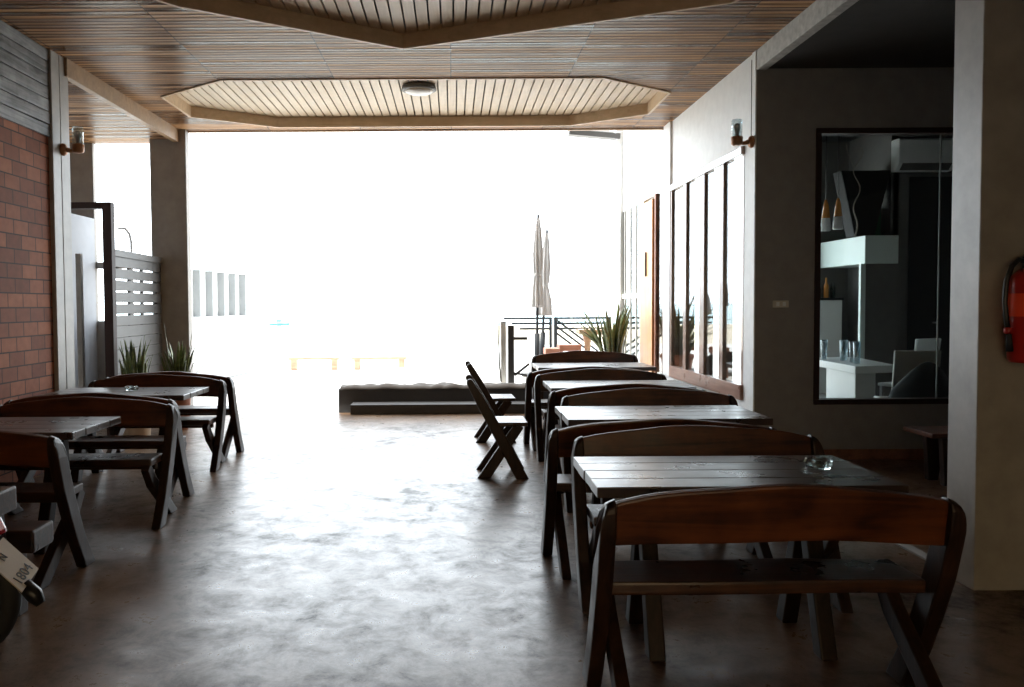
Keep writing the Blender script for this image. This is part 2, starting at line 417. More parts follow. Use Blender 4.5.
# left passage
struct(MB().box(-5.02, -4.9, 9.4, 11.0, 0, 2.71, .004).build('wall_passage', M['side_wall']), 'white side wall seen through the left doorway', 'wall')
struct(MB().box(-5.35, -4.9, 11.0, 11.08, 0, 4.1, .006).build('pillar_passage', M['taupe']), 'taupe pillar behind the white side wall', 'pillar')
struct(MB().box(-4.9, -4.06, 11.02, 11.16, 0, 1.31, .004).build('wall_low', M['taupe']), 'low taupe wall behind the left doorway', 'wall')
struct(MB().box(-4.9, -4.06, 11.02, 11.16, 2.03, 2.12, .004).build('trim_2', M['taupe']), 'thin taupe lintel above the low wall', 'lintel')
struct(MB().box(-6.2, -6.0, 7.4, 11.2, 0, 3.8).build('wall_passage_far', M['taupe']), 'far wall of the left passage', 'wall')
struct(MB().box(-6.2, -3.98, 7.25, 7.42, 0, 3.8).build('wall_passage_back', M['white_wall']), 'back wall of the left passage', 'wall')
d1 = thing('door_1', 'dark brown open door frame beside the grey slatted screen', 'door', (-3.8, 9.0, 0), kind='structure')
MB().box(-.10, 0, -.05, .05, 0, 2.67, .006).build('frame', M['dark_frame'], d1)
MB().box(-.95, -.10, -.05, .05, 2.60, 2.67, .006).build('top_rail', M['dark_frame'], d1)
MB().box(-1.05, -.95, -.05, .05, 0, 2.67, .006).build('frame', M['dark_frame'], d1)
tag(MB().box(-4.35, -4.29, 9.25, 9.31, 0, 2.12, .005).build('door_post', M['taupe']), 'thin taupe post inside the left doorway', 'post')
fn = thing('slatted_screen', 'grey horizontal slatted screen between the door frame and taupe pillar', 'screen', (-3.86, 9.1, 0))
dy, sx = 1.68, -.075
m = MB(); ang = Matrix.Rotation(math.atan2(-sx, dy), 3, 'Z')
zs = .06
while zs < 2.02:
    m.box(-.012, .012, 0, dy, zs, zs+(.130 if zs < 1.2 else .116), .003, ang, (0, 0, 0)); zs += .136
m.build('slats', M['slat'], fn)
MB().box(-.03, .03, -.02, dy+.02, 2.08, 2.16, .004, ang, (0, 0, 0)).build('top_rail', M['slat'], fn)
for y in (0, dy*.36, dy*.62, dy):
    MB().box(-.045, -.014, y-.03 if y < dy else dy-.09, y+.03, 0, 2.12, .004, ang, (0, 0, 0)).build('post', M['slat'], fn)

# right wall (window wall of the restaurant) with its openings
m = MB()
m.box(XR, XR+.15, YW, 13.65, 0, .54)
m.box(XR, XR+.15, YW, 13.65, 3.04, 4.9)
m.box(XR, XR+.15, YW, 7.90, .54, 3.04)
m.box(XR-.03, XR+.15, 10.50, 10.82, .54, 3.04).box(XR-.03, XR, 10.50, 10.82, 3.04, ZC)
m.box(XR, XR+.15, 12.05, 12.3, 0, 3.04)
m.box(XR-.05, XR+.15, 13.5, 13.65, 0, 4.9)
m.box(XR-.012, XR, 7.60, 7.69, 0, ZC)
struct(m.build('wall_right', M['white_wall']), 'white window wall along the right side', 'wall')
# four sashes
w1 = thing('window_1', 'long row of four tall timber framed window sashes on the right wall', 'window', (XR, 7.90, .54), kind='structure')
MB().box(-.035, .10, 0, 2.6, 0, .15, .006).build('bottom_rail', M['sash_rail'], w1)
MB().box(-.035, .10, 0, 2.6, 2.42, 2.5, .006).build('top_rail', M['sash'], w1)
ys = [0, .62, 1.27, 1.93, 2.6]
sw = [(0, .06), (.55, .67), (1.19, 1.36), (1.89, 2.01), (2.54, 2.6)]
for a, b in sw:
    MB().box(-.022 if a > 0 else -.004, .09, a, b, .15, 2.42, .004).build('stile', M['sash'], w1)
for k in range(4):
    MB().box(.0, .006, sw[k][1]-.004, sw[k+1][0]+.004, .145, 2.425).build('pane', M['glass'], w1)
    a, b = sw[k][1], sw[k+1][0]
# door zone
d2 = thing('door_2', 'honey coloured sliding timber door past the window row', 'door', (XR, 10.82, 0), kind='structure')
MB().box(-.03, .10, .41, .47, 0, 3.04, .005).build('frame', M['frame_wood'], d2)
MB().box(-.03, .10, .0, .05, 0, 3.04, .005).build('frame', M['sash'], d2)
MB().box(.0, .10, .47, .54, 0, 3.04, .005).build('frame', M['frame_wood'], d2)
MB().box(.0, .006, .05, .41, .0, 3.04).build('pane', M['glass'], d2)
dl = MB().box(-.045, -.005, .54, 1.27, .03, 2.98, .005).build('leaf', M['door_wood'], d2, 'honey coloured door leaf')
MB().box(-.065, -.045, .86, .89, 1.9, 2.25, .004).build('handle', M['dark_frame'], dl)
w2 = thing('window_2', 'pale glazed screen with thin vertical bars at the far right', 'window', (XR, 12.3, 0), kind='structure')
MB().box(.0, .006, 0, 1.2, .5, 3.04).build('pane', M['glass'], w2)
for y in (.20, .60, 1.0):
    MB().box(-.012, .04, y, y+.035, .5, 3.04, .003).build('bar', M['pale_stone'], w2)
MB().box(-.02, .07, 0, 1.2, 1.59, 1.66, .004).build('cross_rail', M['white_wall'], w2)
# dark facing wall with the big fixed window
m = MB()
WX0, WX1, WZ0, WZ1 = 3.43, 5.7, .53, 3.14
m.box(XR+.001, WX0, YW-.001, YW+.15, 0, 4.1).box(WX1, 8.6, YW, YW+.15, 0, 4.1)
m.box(WX0, WX1, YW, YW+.15, 0, WZ0).box(WX0, WX1, YW, YW+.15, WZ1, 4.1)
struct(m.build('wall_back', M['grey_wall']), 'grey wall facing the camera with the large fixed window', 'wall')
w3 = thing('window_3', 'large fixed window in the dark grey wall', 'window', (WX0, YW, WZ0), kind='structure')
W, Hh = WX1-WX0, WZ1-WZ0
MB().box(0, W, -.02, .1, 0, .05, .004).build('frame', M['dark_frame'], w3)
MB().box(0, W, -.02, .1, Hh-.05, Hh, .004).build('frame', M['dark_frame'], w3)
MB().box(0, .05, -.02, .1, .05, Hh-.05, .004).build('frame', M['dark_frame'], w3)
MB().box(W-.05, W, -.02, .1, .05, Hh-.05, .004).build('frame', M['dark_frame'], w3)
MB().box(.05, 1.19, .03, .038, .05, Hh-.05).build('pane', M['glass'], w3)
MB().box(1.205, W-.05, .03, .038, .05, Hh-.05).build('pane', M['glass'], w3)
MB().box(1.192, 1.203, .026, .041, .05, Hh-.05).build('joint', M['slat'], w3)
# restaurant room behind the glass
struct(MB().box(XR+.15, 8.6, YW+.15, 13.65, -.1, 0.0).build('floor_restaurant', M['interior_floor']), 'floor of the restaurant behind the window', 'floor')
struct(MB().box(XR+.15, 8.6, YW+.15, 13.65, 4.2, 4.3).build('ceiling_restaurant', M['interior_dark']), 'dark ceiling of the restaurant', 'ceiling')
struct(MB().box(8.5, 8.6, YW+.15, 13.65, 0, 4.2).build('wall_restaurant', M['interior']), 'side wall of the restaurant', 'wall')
struct(MB().box(5.7, 6.7, 13.55, 13.65, 0, 4.2).box(XR+.15, 5.7, 13.55, 13.65, 3.1, 4.2).box(XR+.15, 3.3, 13.55, 13.65, 0, 3.1).box(6.72, 8.5, 12.25, 12.37, 0, 4.2).box(6.68, 6.80, 12.25, 13.65, 0, 4.2).build('wall_restaurant_back', M['interior']), 'back wall of the restaurant behind the glass', 'wall')  # sea side opening added out of view to brighten the restaurant
struct(MB().box(XR+.15, 8.7, YW, 13.65, 4.3, 4.45).build('roof_restaurant', M['concrete']), 'roof over the restaurant', 'roof')
# bay and the cement column at the right
struct(MB().box(2.695, 4.6, 4.10, 4.34, 0, 3.9, .006).build('pillar_right', M['column']), 'broad cement column at the right edge', 'pillar')
struct(MB().box(8.5, 8.6, -2.2, YW, 0, 3.9).build('wall_bay', M['grey_wall']), 'end wall of the side bay', 'wall')
struct(MB().box(2.735, 2.80, 4.33, 7.6, -.01, .012, .003).build('trim_3', M['concrete']), 'pale floor strip along the side bay', 'threshold')
struct(MB().box(2.80, 8.6, 7.585, 7.6, 0, .10, .003).build('baseboard_back', M['frame_wood']), 'low brown skirting under the fixed window', 'skirting')
# street side behind the camera: a wall with a wide opening
m = MB().box(-3.95, -2.0, -2.3, -2.15, 0, 3.87).box(2.4, 8.6, -2.3, -2.15, 0, 3.87).box(-2.0, 2.4, -2.3, -2.15, 2.7, 3.87)
struct(m.build('wall_front', M['interior']), 'wall with the street entrance behind the camera', 'wall')
struct(MB().box(-30, 30, -14, -2.3, -.2, -.06).build('street', M['street']), 'street outside the entrance', 'street')
struct(MB().box(-14, 14, -12.6, -12, -.06, 6).build('warm_bounce_facade', M['ochre']), 'unseen ochre facade added across the street for warm bounce light', 'building')  # out of view, added to send warm light in from behind

# outside on the sea side
struct(MB().box(-60, 30, FL, 30, -.25, -.02).build('ground', M['paving']), 'white sunlit paving outside', 'ground')
struct(MB().box(-120, 120, 30, 62, -.9, -.12).build('beach', M['sand']), 'pale beach sand beyond the paving', 'beach')
struct(MB().box(-3000, 3000, 62, 6000, -1.2, -.8).build('sea', M['sea']), 'bright teal sea at the horizon', 'sea')
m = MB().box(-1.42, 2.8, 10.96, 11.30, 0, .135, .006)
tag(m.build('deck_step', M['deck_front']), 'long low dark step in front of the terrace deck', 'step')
dk = thing('terrace_deck', 'dark fronted raised terrace deck beyond the long step', 'deck', (-1.63, 11.31, -.02), kind='structure')
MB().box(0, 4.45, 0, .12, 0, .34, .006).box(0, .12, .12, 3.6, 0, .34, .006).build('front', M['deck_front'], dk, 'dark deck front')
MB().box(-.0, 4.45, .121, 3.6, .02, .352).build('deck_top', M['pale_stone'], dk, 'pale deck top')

# ------------------------------------------------------------------ benches, chairs, tables
def curve_plank(pts, w):
    """outline of a plank of width w that follows a centre line in (y, z), rounded at its first end"""
    L, Rr = [], []
    n = len(pts)
    for i, p in enumerate(pts):
        a = Vector(pts[max(i-1, 0)]); b = Vector(pts[min(i+1, n-1)])
        d = (b-a).normalized(); nr = Vector((-d.y, d.x))
        ww = w[i] if isinstance(w, (list, tuple)) else w
        L.append(Vector(p)+nr*ww/2); Rr.append(Vector(p)-nr*ww/2)
    p0 = Vector(pts[0]); d0 = (Vector(pts[1])-p0).normalized(); w0 = w[0] if isinstance(w, (list, tuple)) else w
    nr0 = Vector((-d0.y, d0.x))
    cap = [p0 - d0*w0*.42*math.sin(a) + nr0*w0/2*math.cos(a) for a in (PI*.75, PI*.5, PI*.25)]
    # the foot is cut level with the floor
    for S in (L, Rr):
        if pts[-1][1] < .02:
            dd = (S[-1]-S[-2]); t = (0-S[-2].y)/dd.y if abs(dd.y) > 1e-5 else 1
            S[-1] = S[-2]+dd*t
    return [tuple(v) for v in L] + [tuple(v) for v in reversed(Rr)] + [tuple(v) for v in cap]

def make_bench(label, L=1.31):
    t = thing('wooden_bench', label, 'bench', group='X legged wooden benches')
    h = L/2
    post = [(.0, .775), (.004, .755), (.009, .73), (.016, .70), (.024, .67), (.07, .52), (.13, .37), (.21, .19), (.32, .0)]
    pw = [.085, .09, .095, .10, .10, .105, .10, .095, .105]
    leg = [(.36, .445), (.20, .26), (-.16, .0)]
    for s in (-1, 1):
        x0, x1 = (-h, -h+.06) if s < 0 else (h-.06, h)
        pm = MB().prism(curve_plank(post, pw), 'x', x0, x1)
        for v in pm.bm.verts:                      # the top sweeps over in one curve with the backrest
            if v.co.z > .66 and abs(v.co.x) > h-.03:
                q = min(1., (v.co.z-.66)/.145); v.co.x -= s*.026*q**2.6; v.co.z -= .016*q**3
        pm.bev(pm.bm.verts[:], .009); pm.build('back_post', M['teak_z'], t)
        x0, x1 = (-h+.062, -h+.115) if s < 0 else (h-.115, h-.062)
        lg = [(.37, .425), (.27, .30), (.08, .15), (-.10, 0)]
        MB().prism(curve_plank(lg, [.07, .085, .085, .085])[:-3], 'x', x0, x1, .008).build('leg', M['teak_z'], t)
    # backrest: arched plank leaning with the posts
    n = 24; top, bot = [], []
    xi = h-.058
    for i in range(n+1):
        u = -1+2*i/n; x = u*xi
        zt = .795+.062*(1-abs(u)**2.3)+.004*math.sin(7*u+1)
        zb = .635+.016*(1-u*u)+.004*math.sin(5*u)
        top.append((x, zt)); bot.append((x, zb))
    m = MB().prism(top+bot[::-1], 'y', -.018, .018, .008)
    bmesh.ops.rotate(m.bm, verts=m.bm.verts[:], cent=(0, 0, .72), matrix=Matrix.Rotation(R(9), 3, 'X'))
    bmesh.ops.translate(m.bm, verts=m.bm.verts[:], vec=(0, .008, 0))
    m.build('backrest', M['mahogany'], t, 'reddish arched backrest plank')
    # seat slab with a slightly wavy live front edge
    n = 28; f, b = [], []
    for i in range(n+1):
        x = -xi+2*xi*i/n
        f.append((x, .368+.010*math.sin(4.1*x+1)+.006*math.sin(11*x))); b.append((x, .105+.006*math.sin(5*x)))
    MB().prism(f+b[::-1], 'z', .422, .472, .010).build('seat', M['teak'], t)
    MB().box(-xi, xi, .225, .265, .385, .424, .006).build('seat_rail', M['teak'], t)
    return t

bench0 = make_bench('nearest large wooden bench on the right, its reddish back to the camera')
benches = [  # x centre, y of the back, facing (+1 away from camera), label, x scale, z scale
 (1.158, 2.815, 1, None, .985, 1),
 (1.275, 4.19, -1, 'wooden bench facing the camera behind the table with the right ashtray', 1, 1),
 (1.18, 4.46, 1, 'wooden bench turned away, back to back with the one behind the nearest table', 1, 1),
 (1.485, 6.08, -1, 'wooden bench facing the camera behind the second table on the right', 1.03, 1),
 (1.42, 6.45, 1, 'wooden bench turned away in front of the third table on the right', 1, 1),
 (1.465, 7.95, -1, 'wooden bench facing the camera behind the third table on the right', 1.01, 1),
 (1.41, 8.28, 1, 'wooden bench turned away in front of the farthest table on the right', 1, 1),
 (1.72, 10.46, -1, 'farthest wooden bench on the right, in front of the big spiky plant', 1.07, 1.04),
 (-2.78, 4.31, 1, 'nearest wooden bench on the left, turned away behind the motorcycle', 1, 1),
 (-2.64, 5.71, -1, 'wooden bench facing the camera behind the nearer left table', 1, 1),
 (-2.74, 6.01, 1, 'wooden bench turned away in front of the left table with ashtray', 1, 1),
 (-2.81, 7.58, -1, 'wooden bench facing the camera behind the left table with ashtray', 1, 1),
 (-2.84, 7.93, 1, 'farthest wooden bench on the left, turned toward the potted plants', 1, 1),
]
for i, (x, y, d, lab, sx_, sz_) in enumerate(benches):
    rz = 0. if d > 0 else PI
    rz += 0 if i == 0 else random.uniform(-.008, .008)
    if i == 0:
        bench0.location = (x, y, 0); bench0.scale = (sx_, 1, sz_)
    else:
        dup(bench0, (x, y, 0), rz, lab, scale=(sx_, 1, sz_))

def make_table(label, L=1.26, D=.66):
    t = thing('wooden_table', label, 'table', group='dark plank tables')
    h = L/2; dd = D/2
    k = 4; w = (2*dd)/k
    m = MB()
    for i in range(k):
        e = random.uniform(-.003, .003)
        m.box(-h+e, h+e, -dd+i*w+.0012, -dd+(i+1)*w-.0012, .715, .76, .005)
    m.build('table_top', M['tabletop'], t)
    for s in (-1, 1):
        xx = s*.36
        for q in (-1, 1):
            MB().prism(curve_plank([(q*.05, .66), (q*.06, .45), (q*.20, 0)], [.07, .07, .08])[:-3], 'x', xx-.035, xx+.035, .008).build('leg', M['trestle'], t)
        MB().box(xx-.04, xx+.04, -dd+.05, dd-.05, .655, .715, .008).build('batten', M['teak'], t)
    MB().box(-.325, .325, -.03, .03, .59, .655, .006).build('stretcher', M['teak'], t)
    return t
table0 = make_table('nearest dark plank table on the right, with a glass ashtray')
tabs = [(1.21, 3.535, 1, None), (1.395, 5.45, 1.045, 'second dark plank table from the camera on the right'),
        (1.51, 7.40, 1.02, 'third dark plank table from the camera on the right'),
        (1.69, 9.72, 1.10, 'farthest plank table on the right, near the honey coloured door'),
        (-2.885, 5.06, 1, 'nearer plank table on the left, bare, beside the red block wall'),
        (-2.885, 7.02, 1, 'farther plank table on the left, with a glass ashtray')]
for i, (x, y, s, lab) in enumerate(tabs):
    if i == 0: table0.location = (x, y, 0)
    else: dup(table0, (x, y, 0), random.uniform(-.008, .008), lab, scale=(s, 1.04 if i != 3 else 1.15, 1))

def make_chair(label):
    t = thing('wooden_chair', label, 'chair', group='X legged wooden chairs')
    h = .235
    post = [(.0, .84), (.10, .66), (.22, .44), (.45, .0)]
    lg = [(.43, .46), (.30, .27), (.12, 0)]
    for s in (-1, 1):
        x0, x1 = (-h, -h+.035) if s < 0 else (h-.035, h)
        MB().prism(curve_plank(post, [.06, .085, .095, .10]), 'x', x0, x1, .006).build('back_post', M['teak_z'], t)
        x0, x1 = (-h+.037, -h+.07) if s < 0 else (h-.07, h-.037)
        MB().prism(curve_plank(lg, [.085, .09, .095])[:-3], 'x', x0, x1, .006).build('leg', M['teak_z'], t)
    m = MB().box(-h+.03, h-.03, -.012, .012, .0, .20, .005)
    bmesh.ops.rotate(m.bm, verts=m.bm.verts[:], cent=(0, 0, 0), matrix=Matrix.Rotation(R(28), 3, 'X'))
    bmesh.ops.translate(m.bm, verts=m.bm.verts[:], vec=(0, .105, .635))
    m.build('backrest', M['mahogany'], t)
    MB().box(-h+.03, h-.03, .23, .50, .45, .485, .007).build('seat', M['teak'], t)
    MB().box(-h+.04, h-.04, .25, .28, .40, .45, .004).build('seat_rail', M['teak'], t)
    return t
ch = make_chair('nearer wooden chair with crossed legs at the end of the right tables')
ch.location = (.14, 7.06, 0); ch.rotation_euler = (0, 0, -PI/2)
dup(ch, (.17, 8.85, 0), -PI/2+.03, 'farther wooden chair with crossed legs, behind the similar nearer chair')

# small low table in the bay
lt = thing('low_table', 'small low wooden table half hidden behind the cement column', 'table', (4.17, 6.6, 0))
MB().box(-.32, .45, -.2, .22, .40, .44, .008).build('table_top', M['mahogany'], lt)
for sx_ in (-.14, .30):
    MB().prism([(sx_-.035, 0), (sx_+.045, 0), (sx_+.10, .40), (sx_-.06, .40)], 'y', -.14, -.08, .005).build('leg', M['teak_z'], lt)
    MB().prism([(sx_-.035, 0), (sx_+.045, 0), (sx_+.10, .40), (sx_-.06, .40)], 'y', .08, .14, .005).build('leg', M['teak_z'], lt)

# chunky low bench behind the motorcycle
lb = thing('plank_bench', 'chunky low plank bench at the left edge behind the motorcycle', 'bench', (-2.0, 3.72, 0))
MB().box(-1.2, 0, .04, .24, .33, .44, .012).build('seat', M['teak'], lb)
MB().box(-1.2, -.02, -.22, -.05, .57, .68, .012).build('backrest', M['teak'], lb)
for x in (-1.05, -.16):
    MB().box(x-.045, x+.045, -.04, .04, 0, .62, .01, Matrix.Rotation(R(8), 3, 'X')).build('post', M['teak_z'], lb)
    MB().box(x-.05, x+.05, .10, .19, 0, .33, .01).build('leg', M['teak_z'], lb)

# ashtrays
def make_ashtray(label, loc):
    m = MB(); n = 24; prof = [(.044, .0), (.060, .003), (.066, .018), (.068, .040), (.057, .044), (.048, .015), (.018, .010)]
    m.lathe(prof, n=n)
    for v in m.bm.verts:
        a = math.atan2(v.co.y, v.co.x); r = math.hypot(v.co.x, v.co.y)
        k = 1+.05*math.cos(8*a)
        v.co.x *= k; v.co.y *= k
        if v.co.z > .03 and abs(math.sin(2*a)) < .3: v.co.z -= .010
    for f in m.bm.faces: f.smooth = False
    o = m.build('ashtray', M['cut_glass'], loc=loc)
    o.scale = (.88, .88, .88)
    return tag(o, label, 'ashtray')
make_ashtray('clear glass ashtray on the nearest right table', (1.635, 3.56, .761))
make_ashtray('clear glass ashtray on the farther left table', (-2.86, 7.09, .761))

# ------------------------------------------------------------------ fittings
def sconce(label, loc, side):
    """side = +1 arm points to +x"""
    t = thing('wall_lamp', label, 'lamp', loc, group='glass cylinder wall lamps')
    s = side
    rot = Matrix.Rotation(R(90*s), 3, 'Y')
    MB().lathe([(.055, 0), (.060, .012), (.05, .03), (.028, .045)], tilt=rot).build('mount', M['bronze'], t)
    MB().tube([(s*.03, 0, 0), (s*.09, 0, -.012), (s*.15, 0, -.01)], [.026, .018, .022], 12).build('arm', M['bronze'], t)
    MB().lathe([(.03, -.035), (.052, -.02), (.055, .045), (.048, .05)], (s*.15, 0, 0)).build('cup', M['bronze'], t)
    MB().lathe([(.048, .046), (.050, .20), (.046, .208), (.02, .21)], (s*.15, 0, 0)).build('glass_shade', M['clear'], t)
    MB().lathe([(.018, .05), (.022, .09), (.034, .13), (.026, .165), (.006, .175)], (s*.15, 0, 0), 16).build('bulb', M['opal'], t)
    return t
sconce('glass cylinder wall lamp on the pale pilaster at left', (-3.68, 7.62, 2.99), 1)
rl_ = sconce('glass cylinder wall lamp at the near end of the white right wall', (XR-.013, 7.66, 3.03), -1)
MB().tube([(.004, .04, .04), (.004, .04, .78)], .007, 8).build('cable', M['dark_metal'], rl_)
cl = thing('ceiling_lamp', 'round flush lamp in the far ceiling recess', 'lamp', (-.37, 9.2, ZC+.125))
MB().lathe([(.05, 0), (.19, -.004), (.20, -.05), (.175, -.062)], n=36).build('rim', M['slat'], cl)
MB().lathe([(.172, -.056), (.15, -.078), (.10, -.094), (.04, -.102), (.005, -.104)], n=36).build('shade', M['opal'], cl)
sw_ = thing('light_switch', 'ivory double light switch on the grey wall left of the big window', 'switch', (3.11, YW-.001, 1.49))
MB().box(-.075, .075, -.012, 0, -.033, .033, .004).build('plate', M['ivory'], sw_)
for x in (-.03, .03): MB().box(x-.015, x+.015, -.018, -.012, -.02, .02, .002).build('rocker', M['white'], sw_)

fe = thing('fire_extinguisher', 'red fire extinguisher hanging on the cement column', 'extinguisher', (2.882, 4.01, 1.19))
MB().lathe([(.03, 0), (.075, .004), (.085, .02), (.086, .05), (.086, .40), (.078, .435), (.05, .462), (.028, .475)], n=36).build('cylinder', M['red'], fe)
MB().lathe([(.0868, .235), (.0872, .238), (.0872, .347), (.0868, .35)], n=36, close=False).build('label_band', M['orange_red'], fe, 'bright red label band')
MB().lathe([(.026, .47), (.026, .50), (.034, .505), (.034, .53), (.015, .54)], n=20).build('valve', M['dark_metal'], fe)
MB().box(-.02, .13, -.012, .012, .545, .56, .004, Matrix.Rotation(R(-12), 3, 'Y')).box(-.02, .11, -.012, .012, .515, .528, .004).build('handle', M['black'], fe)
ho = MB().tube([(-.02, 0, .515), (-.055, -.005, .52), (-.092, -.01, .485), (-.118, -.01, .41), (-.124, -.01, .31), (-.115, -.01, .22), (-.102, -.01, .16)], .0125, 12).build('hose', M['black'], fe)
MB().tube([(-.102, -.01, .165), (-.095, -.01, .06)], [.011, .017], 12).build('nozzle', M['dark_metal'], ho)
MB().lathe([(.016, .148), (.02, .155), (.02, .175), (.016, .18)], (-.104, -.01, 0), 14).build('nozzle_ring', M['red'], ho)
MB().box(-.03, .03, .075, .0905, .30, .44, .004).build('bracket', M['dark_metal'], fe)

# ------------------------------------------------------------------ plants
def make_plant(name, label, loc, pot_prof, pot_mat, leaves, group=None, potlabel=None):
    t = thing(name, label, 'plant', loc)
    MB().lathe(pot_prof, n=32, close=True).build('pot', pot_mat, t, potlabel)
    zt = pot_prof[-1][1]; rt_ = min(pot_prof[-1][0], pot_prof[-2][0])
    m = MB(); m2 = MB()
    for (ang, lean, Ln, w) in leaves:
        if name == 'snake_plant' and math.cos(ang) > .2: lean = min(lean, .24)
        base = Vector((math.cos(ang)*rt_*.85*random.random(), math.sin(ang)*rt_*.85*random.random(), zt-.06))
        dirh = Vector((math.cos(ang), math.sin(ang), 0)); side = Vector((-math.sin(ang), math.cos(ang), 0))
        tw = random.uniform(-.9, .9)
        side = (side*math.cos(tw)+dirh*math.sin(tw)).normalized()
        N = 9; prev = None
        for i in range(N+1):
            u = i/N
            p = base + dirh*(Ln*lean*(u**1.7)) + Vector((0, 0, 1))*(Ln*(u - .25*lean*u**2.2))
            ww = w*(.55+.9*u if u < .45 else .955*(1-((u-.45)/.55)**2.2))
            ww = max(ww, .0015)
            nrm = side.cross(Vector((dirh.x*lean, dirh.y*lean, 1)).normalized()).normalized()
            cur = [m.bm.verts.new(p-side*ww/2), m.bm.verts.new(p+nrm*ww*.18+Vector((0, 0, 0))), m.bm.verts.new(p+side*ww/2), m.bm.verts.new(p+nrm*(ww*.18-.004))]
            if prev:
                for a, b in ((0, 1), (1, 2), (2, 3), (3, 0)):
                    f = m.bm.faces.new((prev[a], prev[b], cur[b], cur[a])); f.smooth = True
            prev = cur
    bmesh.ops.recalc_face_normals(m.bm, faces=m.bm.faces[:])
    m2.bm.free()
    m.build('foliage', M['leaf'], t)
    MB().lathe([(.002, zt-.03), (rt_*.9, zt-.028), (rt_*.9, zt-.05), (.002, zt-.05)], n=20, close=False).build('soil', M['soil'], t)
    return t
pot1 = [(.16, 0), (.17, .01), (.235, .34), (.25, .36), (.25, .41), (.225, .41), (.21, .36)]
lv = []
for k in range(62):
    lv.append((random.uniform(0, 2*PI), random.uniform(.12, .85), random.uniform(.45, 1.0), random.uniform(.04, .07)))
lv += [(PI*1.0, .55, 1.18, .06), (PI*.98, 1.0, .95, .055), (PI*1.03, .28, 1.30, .06), (PI*.9, .8, 1.0, .055), (0.1, .5, 1.0, .06), (.2, .15, 1.1, .07), (PI*1.1, 1.2, .8, .05)]
make_plant('snake_plant', 'big spiky leaved potted plant beyond the farthest right bench', (2.38, 12.0, .333), [(r, z*1.0) for r, z in pot1], M['terracotta'], lv)
lv = [(random.uniform(0, 2*PI), random.uniform(.1, .4), random.uniform(.36, .66), random.uniform(.04, .065)) for _ in range(40)] + [(.5, .45, .80, .04), (.1, .9, .66, .04), (-.3, .15, .9, .035), (3, .1, .85, .04)]
pot2 = [(.10, 0), (.11, .01), (.15, .30), (.165, .36), (.165, .40), (.15, .405), (.14, .40), (.138, .39)]
make_plant('potted_plant', 'small spiky plant in a reddish pot behind the farthest left bench', (-3.36, 9.74, 0), [(r, z*1.35) for r, z in pot2], M['terracotta'], lv)
lv = [(random.uniform(0, 2*PI), random.uniform(.05, .3), random.uniform(.42, .80), random.uniform(.04, .065)) for _ in range(34)]
make_plant('potted_plant', 'small spiky plant in a beige pot beside the slatted screen', (-3.58, 8.98, 0), [(.14, 0), (.15, .01), (.165, .44), (.17, .46), (.17, .50), (.155, .50), (.15, .47)], M['beige_pot'], lv)

# ------------------------------------------------------------------ terrace furniture
def umbrella(label, loc, H_, tip, bot, tilt, flare):
    t = thing('patio_umbrella', label, 'umbrella', loc, group='closed terrace umbrellas')
    T = Matrix.Rotation(R(tilt), 3, 'Y')
    L = tip-bot
    prof = [(.085+flare, bot), (.085+flare*.9, bot+.03*L), (.08+flare*.7, bot+.18*L), (.055, bot+.36*L), (.07, bot+.46*L), (.075, bot+.6*L), (.055, bot+.8*L), (.035, bot+.94*L), (.022, tip), (.01, tip+.02)]
    MB().lathe(prof, n=64, pleat=.22, np_=8, tilt=T).build('canopy', M['canvas'], t)
    MB().lathe([(.062, bot+.35*L), (.066, bot+.36*L), (.066, bot+.375*L), (.062, bot+.385*L)], n=24, tilt=T, close=False).build('tie_strap', M['canvas'], t)
    MB().tube([T @ Vector((0, 0, .1)), T @ Vector((0, 0, tip+.06))], .022, 12).build('pole', M['dark_metal'], t)
    MB().tube([(0, 0, .05), T @ Vector((0, 0, .70))], .045, 14).build('base_sleeve', M['dark_metal'], t)
    MB().lathe([(.24, 0), (.25, .01), (.25, .05), (.22, .07), (.05, .08)], n=32).build('base', M['slat'], t)
    return t
umbrella('taller closed cream umbrella on the terrace', (1.36, 13.0, .333), 2.6, 2.56, 1.12, .7, 0.)
umbrella('shorter closed cream umbrella leaning behind the taller one', (1.49, 13.5, .333), 2.4, 2.36, .98, 2.4, .04)

rl = thing('terrace_railing', 'dark metal railing of three thin bars along the terrace edge', 'railing', (.8, 14.5, .33))
for z in (.92, .825, .73):
    MB().tube([(.12+(0.92-z)*1.5, 0, z), (.98, 0, z)], .020, 8).build('rail', M['dark_metal'], rl)
for x in (.97,):
    MB().box(x-.025, x+.025, -.025, .025, 0, .94, .004).build('post', M['dark_metal'], rl)
r2 = thing('terrace_railing', 'dark metal railing with sloping stair bars behind the big spiky plant', 'railing', (1.86, 14.5, .33))
for z in (.92, .825, .73):
    MB().tube([(0, 0, z), (.98, 0, z)], .020, 8).build('rail', M['dark_metal'], r2)
for x in (0, .97): MB().box(x-.03, x+.03, -.03, .03, 0, .94, .004).build('post', M['dark_metal'], r2)
for dz in (.92, .80, .68):
    MB().tube([(.02, .04, dz-.03), (.82, .3, dz-.62)], .020, 8).build('stair_rail', M['dark_metal'], r2)

